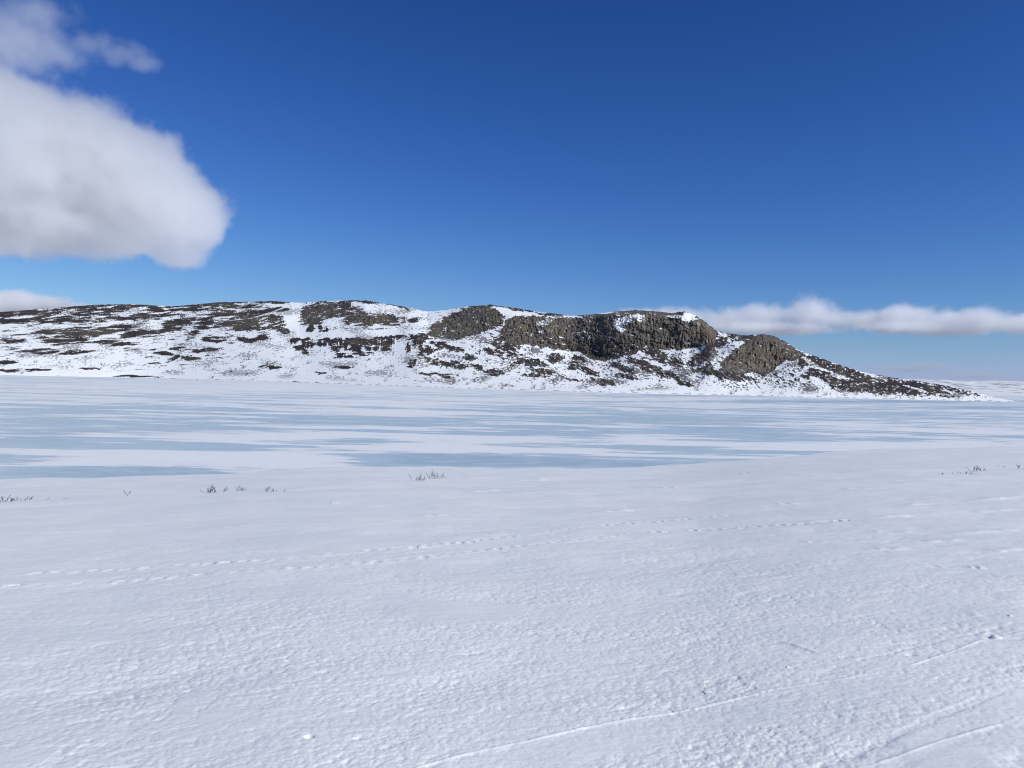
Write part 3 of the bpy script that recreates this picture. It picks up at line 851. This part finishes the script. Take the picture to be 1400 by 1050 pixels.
build_cloud('long pale cloud band low over the right end of the hill', 9000,
            [(830, 442, 60, 12, .0), (885, 434, 50, 16, .0), (930, 436, 50, 18, .0), (1000, 438, 60, 22, .0), (1050, 432, 46, 20, .0), (1102, 430, 50, 26, .0), (1135, 437, 46, 18, .0), (1180, 438, 56, 18, .0), (1235, 434, 52, 22, .0), (1300, 440, 56, 18, .0), (1340, 436, 50, 17, .0),
             (1420, 444, 80, 14, .0), (1520, 446, 90, 12, .0), (1060, 448, 120, 11, .0), (1260, 448, 110, 10, .0)], 0.012, 480, 1.6, 0.02, 1.0, 0.1)
build_cloud('small pale cloud just over the left end of the hill', 9500,
            [(-60, 415, 80, 18, .0), (10, 414, 60, 16, .0), (65, 416, 46, 12, .0), (110, 420, 30, 8, .0)], 0.016, 500, 1.4, 0.02, 1.0, 0.0)
build_cloud('faint thin cloud just above the far white hills', 12000,
            [(1230, 504, 60, 6, .0), (1270, 500, 40, 8, .0), (1330, 513, 60, 6, .0)], 0.0022, 600, 1.2, 0.0, 1.0, 0.0)

# ----------------------------------------------------------------- plants, lumps of snow and boulders
def twig_material():
    k = Nodes('bare_twigs')
    n = k.noise(k.pos(), 9.0, 3)
    k.l(k.mix(k.ramp(n, .35, .65), (0.050, 0.043, 0.046, 1), (0.10, 0.086, 0.084, 1)), k.b.inputs['Base Color'])
    k.b.inputs['Roughness'].default_value = 0.8
    return k.m


M_TWIG = twig_material()


def add_twig(V, Q, p, d, length, rad, g, level):
    """a tapered, bending twig with side shoots"""
    n = 4
    base = len(V)
    side = d.cross(Vector((0.3, 0.2, 1.0))).normalized()
    for i in range(n + 1):
        t = i / n
        up = d.cross(side)
        for j in range(3):
            a = 2 * math.pi * j / 3
            V.append(p + (side * math.cos(a) + up * math.sin(a)) * rad * (1 - 0.7 * t))
        if i < n:
            p = p + d * length / n
            if level and i > 0:
                for _ in range(g.randint(1, 2)):
                    nd = (d + Vector((g.uniform(-1, 1), g.uniform(-1, 1), g.uniform(-.2, .8))) * 0.8).normalized()
                    SHOOTS.append((p.copy(), nd, length * g.uniform(.3, .55), rad * .7, level - 1))
            d = (d + Vector((g.uniform(-1, 1), g.uniform(-1, 1), g.uniform(-.3, .5))) * 0.22).normalized()
    for i in range(n):
        for j in range(3):
            a, b = base + i * 3 + j, base + i * 3 + (j + 1) % 3
            Q.append((a, b, b + 3, a + 3))


SHOOTS = []


def twig_clump(name, seed, half_w, height, stems, rad, level=1, deep=0.5, z_of=None):
    g = random.Random(seed)
    V, Q = [], []
    for k_ in range(stems):
        x = g.uniform(-1, 1) * half_w
        y = g.uniform(-1, 1) * half_w * deep
        h = height * g.uniform(.35, 1.0)
        z = (z_of(x, y) if z_of else 0.0) - 0.03
        SHOOTS.append((Vector((x, y, z)), Vector((g.uniform(-1.3, 1.3), g.uniform(-.9, .9), 1)).normalized(), h * 1.15, rad, level))
        while SHOOTS:
            q = SHOOTS.pop()
            add_twig(V, Q, q[0], q[1], q[2], q[3], g, q[4])
    o = mesh_from(name, np.array([tuple(v) for v in V]), np.array(Q), M_TWIG)
    return o


SHRUBS = [
    # x, y of the foot, half width, height (in the photograph), stems, label
    (17, 686, 11, 7, 15, 'dark low clump of bare twigs in the snow, nearest the left edge'),
    (39, 681.5, 4, 5, 4, 'tiny tuft of bare twigs just right of the leftmost low clump'),
    (64, 683, 3, 2.5, 3, 'two stubby twig tips barely out of the snow, second tuft right of the leftmost clump'),
    (88, 682.5, 3, 2, 3, 'faint stubby twig tips lying alone between the left clump and the single upright stem'),
    (173, 677, 2, 7, 2, 'single thin upright twig standing alone in the snow left of the twin clumps'),
    (294, 674, 13, 8, 16, 'wide bushy clump of bare twigs below the tip of the left ice tongue'),
    (328, 671, 10, 6, 9, 'loose row of bare twigs just right of the wide bushy clump'),
    (373, 673, 13, 6, 9, 'open vee shaped sprig of bare twigs, rightmost below the left ice tongue'),
    (570, 658, 9, 8, 10, 'left one of the two upright twig clumps in front of the middle ice'),
    (599, 654, 12, 9, 15, 'taller right one of the two upright twig clumps in front of the middle ice'),
    (1288, 650, 2.5, 3, 3, 'tiny dark twig tip farthest left in the sparse row on the right shore'),
    (1303, 648.5, 6, 2.5, 4, 'pair of faint twig tips, second in the sparse row on the right shore'),
    (1322, 648.5, 5, 3.5, 6, 'short dark twigs just left of the darkest tuft on the right shore'),
    (1334, 646.5, 4, 6, 9, 'darkest tuft of upright twigs in the row on the right shore'),
    (1343, 647, 3.5, 4, 4, 'sparse little twigs just right of the darkest tuft on the right shore'),
    (1370, 640.5, 2, 3.5, 4, 'lone dark twig tuft set farther back on the right shore'),
    (1394, 645, 5, 6, 4, 'faint thin twigs at the right edge of the shore'),
]
for i, (px_, py_, hw, hh, ns, lab) in enumerate(SHRUBS):
    p = at(np.array([px_]), np.array([py_]))[0]
    d = math.hypot(p[0], p[1])
    p[2] = ground_height(np.array([p[0]]), np.array([p[1]]), np.array([0.3]))[0]
    zf = lambda x, y, q=p: float(ground_macro(np.array([q[0] + x]), np.array([q[1] + y]))[0] - ground_macro(np.array([q[0]]), np.array([q[1]]))[0])
    o = twig_clump('dwarf_shrub', 100 + i, hw * d / F_PX, hh * d / F_PX, max(2, ns), 0.0062, 2, 0.8, zf)
    o.location = p
    tag(o, lab, 'shrub', 'bare dwarf shrubs on the near shore')


def lump_mesh(name, seed, sx, sy, sz, material, sharp=0.25, sub=4, rough=0.45):
    bm = bmesh.new()
    bmesh.ops.create_icosphere(bm, subdivisions=sub, radius=1.0)
    co = np.array([v.co for v in bm.verts])
    n = fbm(co[:, 0] * 1.4 + seed * 7.1 + co[:, 2], co[:, 1] * 1.4 - co[:, 2] * 1.1, 4, seed, .55)
    c = np.round((co * 1.6 + seed) + 0.4 * n[:, None]) * sharp * 0.35                # broken, flat sided look
    co = co * (1 + rough * n[:, None]) + (c - c.mean(0)) * 0.25
    for v, q in zip(bm.verts, co):
        v.co = (q[0] * sx, q[1] * sy, q[2] * sz)
    me = bpy.data.meshes.new(name)
    bm.to_mesh(me); bm.free()
    for p in me.polygons: p.use_smooth = True
    me.materials.append(material)
    o = bpy.data.objects.new(name, me)
    COL.objects.link(o)
    return o


LUMPS = [
    (1256, 893, 5.5, 4.5, 'rounded lump of snow with a dark shaded hollow at its left side'),
    (1362, 871, 7.5, 5.5, 'largest pale snow chunk, lying by the sledge track near the right edge'),
    (1077, 912, 3.0, 2.2, 'small white crumb of snow below the short curved scrape'),
    (968, 944, 8.0, 3.0, 'flat broad flake of crusted snow just above the long ski line'),
    (1310, 933, 5.0, 4.0, 'pointed snow crumb between the two ski lines at the right'),
    (1361, 909, 6.0, 4.0, 'rough snow chunk among the wind blown crust at the right'),
    (1066, 880, 2.5, 2.0, 'tiny bright snow crumb at the left end of the curved scrape'),
    (1310, 853, 3.0, 2.5, 'small bright snow crumb lying highest up beside the right trail'),
    (1381, 841, 3.0, 2.5, 'small snow crumb close to the right edge above the largest chunk'),
]
for i, (px_, py_, w_, h_, lab) in enumerate(LUMPS):
    p = at(np.array([px_]), np.array([py_]))[0]
    d = np.linalg.norm(p - CAM)
    p[2] = ground_height(np.array([p[0]]), np.array([p[1]]), np.array([0.02]))[0]
    w_ *= 0.72
    o = lump_mesh('snow_lump', 20 + i, w_ * d / F_PX, w_ * 1.1 * d / F_PX, 0.6 * h_ * d / F_PX, M_SNOW, 0.12, 4, 0.22)
    o.location = p
    o.rotation_euler[2] = i * 1.3
    tag(o, lab, 'snow lump', 'loose lumps of snow near the tracks')

# leafless bushes on the far slope
g = random.Random(9)
kinds = [twig_clump('leafless_bush', 300 + i, 0.8, 2.0, 12, 0.05, 1, 1.0) for i in range(4)]
spots = []
while len(spots) < 90:
    x = g.choice([g.uniform(540, 1330), g.uniform(20, 540)]) if len(spots) % 3 else g.uniform(600, 1250)
    top = np.interp(x, np.array(RIDGE)[:, 0], np.array(RIDGE)[:, 1]); low = np.interp(x, np.array(SHORE)[:, 0], np.array(SHORE)[:, 1])
    y = low - 1.5 - min(34, (low - top) * 0.55) * g.random() ** 1.3
    if y < top + 6: continue
    spots.append((x, y))
spots += [(318, 492), (322, 489), (326, 487), (176, 486), (172, 489), (293, 506), (230, 509), (50, 496), (81, 497), (250, 505), (806, 525), (818, 522)]
for i, (x, y) in enumerate(spots):
    if i < 4:
        o = kinds[i]
    else:
        o = kinds[i % 4].copy()
        COL.objects.link(o)
    o.location = hill_at(x, y) - Vector((0, 0, 0.1))
    o.rotation_euler[2] = g.uniform(0, 6.28)
    k_ = g.uniform(.55, 1.05)
    o.scale = (k_, k_, k_ * g.uniform(.8, 1.1))
    tag(o, 'small dark leafless bush standing in snow on the slope across the lake', 'bush', 'bare bushes on the far slope')

k = Nodes('dark_boulder_stone')
n = k.noise(k.pos(), 1.3, 6, .65)
k.l(k.mix(k.ramp(n, .35, .65), (0.07, 0.064, 0.064, 1), (0.19, 0.175, 0.16, 1)), k.b.inputs['Base Color'])
k.b.inputs['Roughness'].default_value = 0.85
BOULDERS = [(967, 507, 3.6, 3.2), (925, 499, 2.8, 2.0), (786, 505, 3.0, 2.0), (880, 490, 2.6, 2.0), (893, 503, 2.4, 1.6), (845, 500, 2.2, 1.6), (910, 516, 2.2, 1.4), (765, 492, 2.6, 1.8),
            (740, 500, 2.2, 1.4), (940, 512, 1.8, 1.4), (955, 520, 1.6, 1.2), (1000, 519, 2.2, 1.6), (1025, 521, 1.8, 1.3), (1064, 516, 2.0, 1.5), (1085, 524, 1.8, 1.2), (862, 511, 1.8, 1.2)]
for i, (x, y, w_, h_) in enumerate(BOULDERS):
    p = hill_at(x, y)
    d = p.length
    o = lump_mesh('boulder', 60 + i, w_ * d / F_PX, w_ * d / F_PX, h_ * d / F_PX, k.m, 0.9, 3)
    o.location = p
    o.rotation_euler[2] = i * 2.1
    lab = 'largest dark boulder on the snow below the saddle between cliff and outcrop' if i == 0 else 'dark boulder lying on the snowy scree below the cliffs'
    tag(o, lab, 'boulder', None if i == 0 else 'boulders below the cliffs')
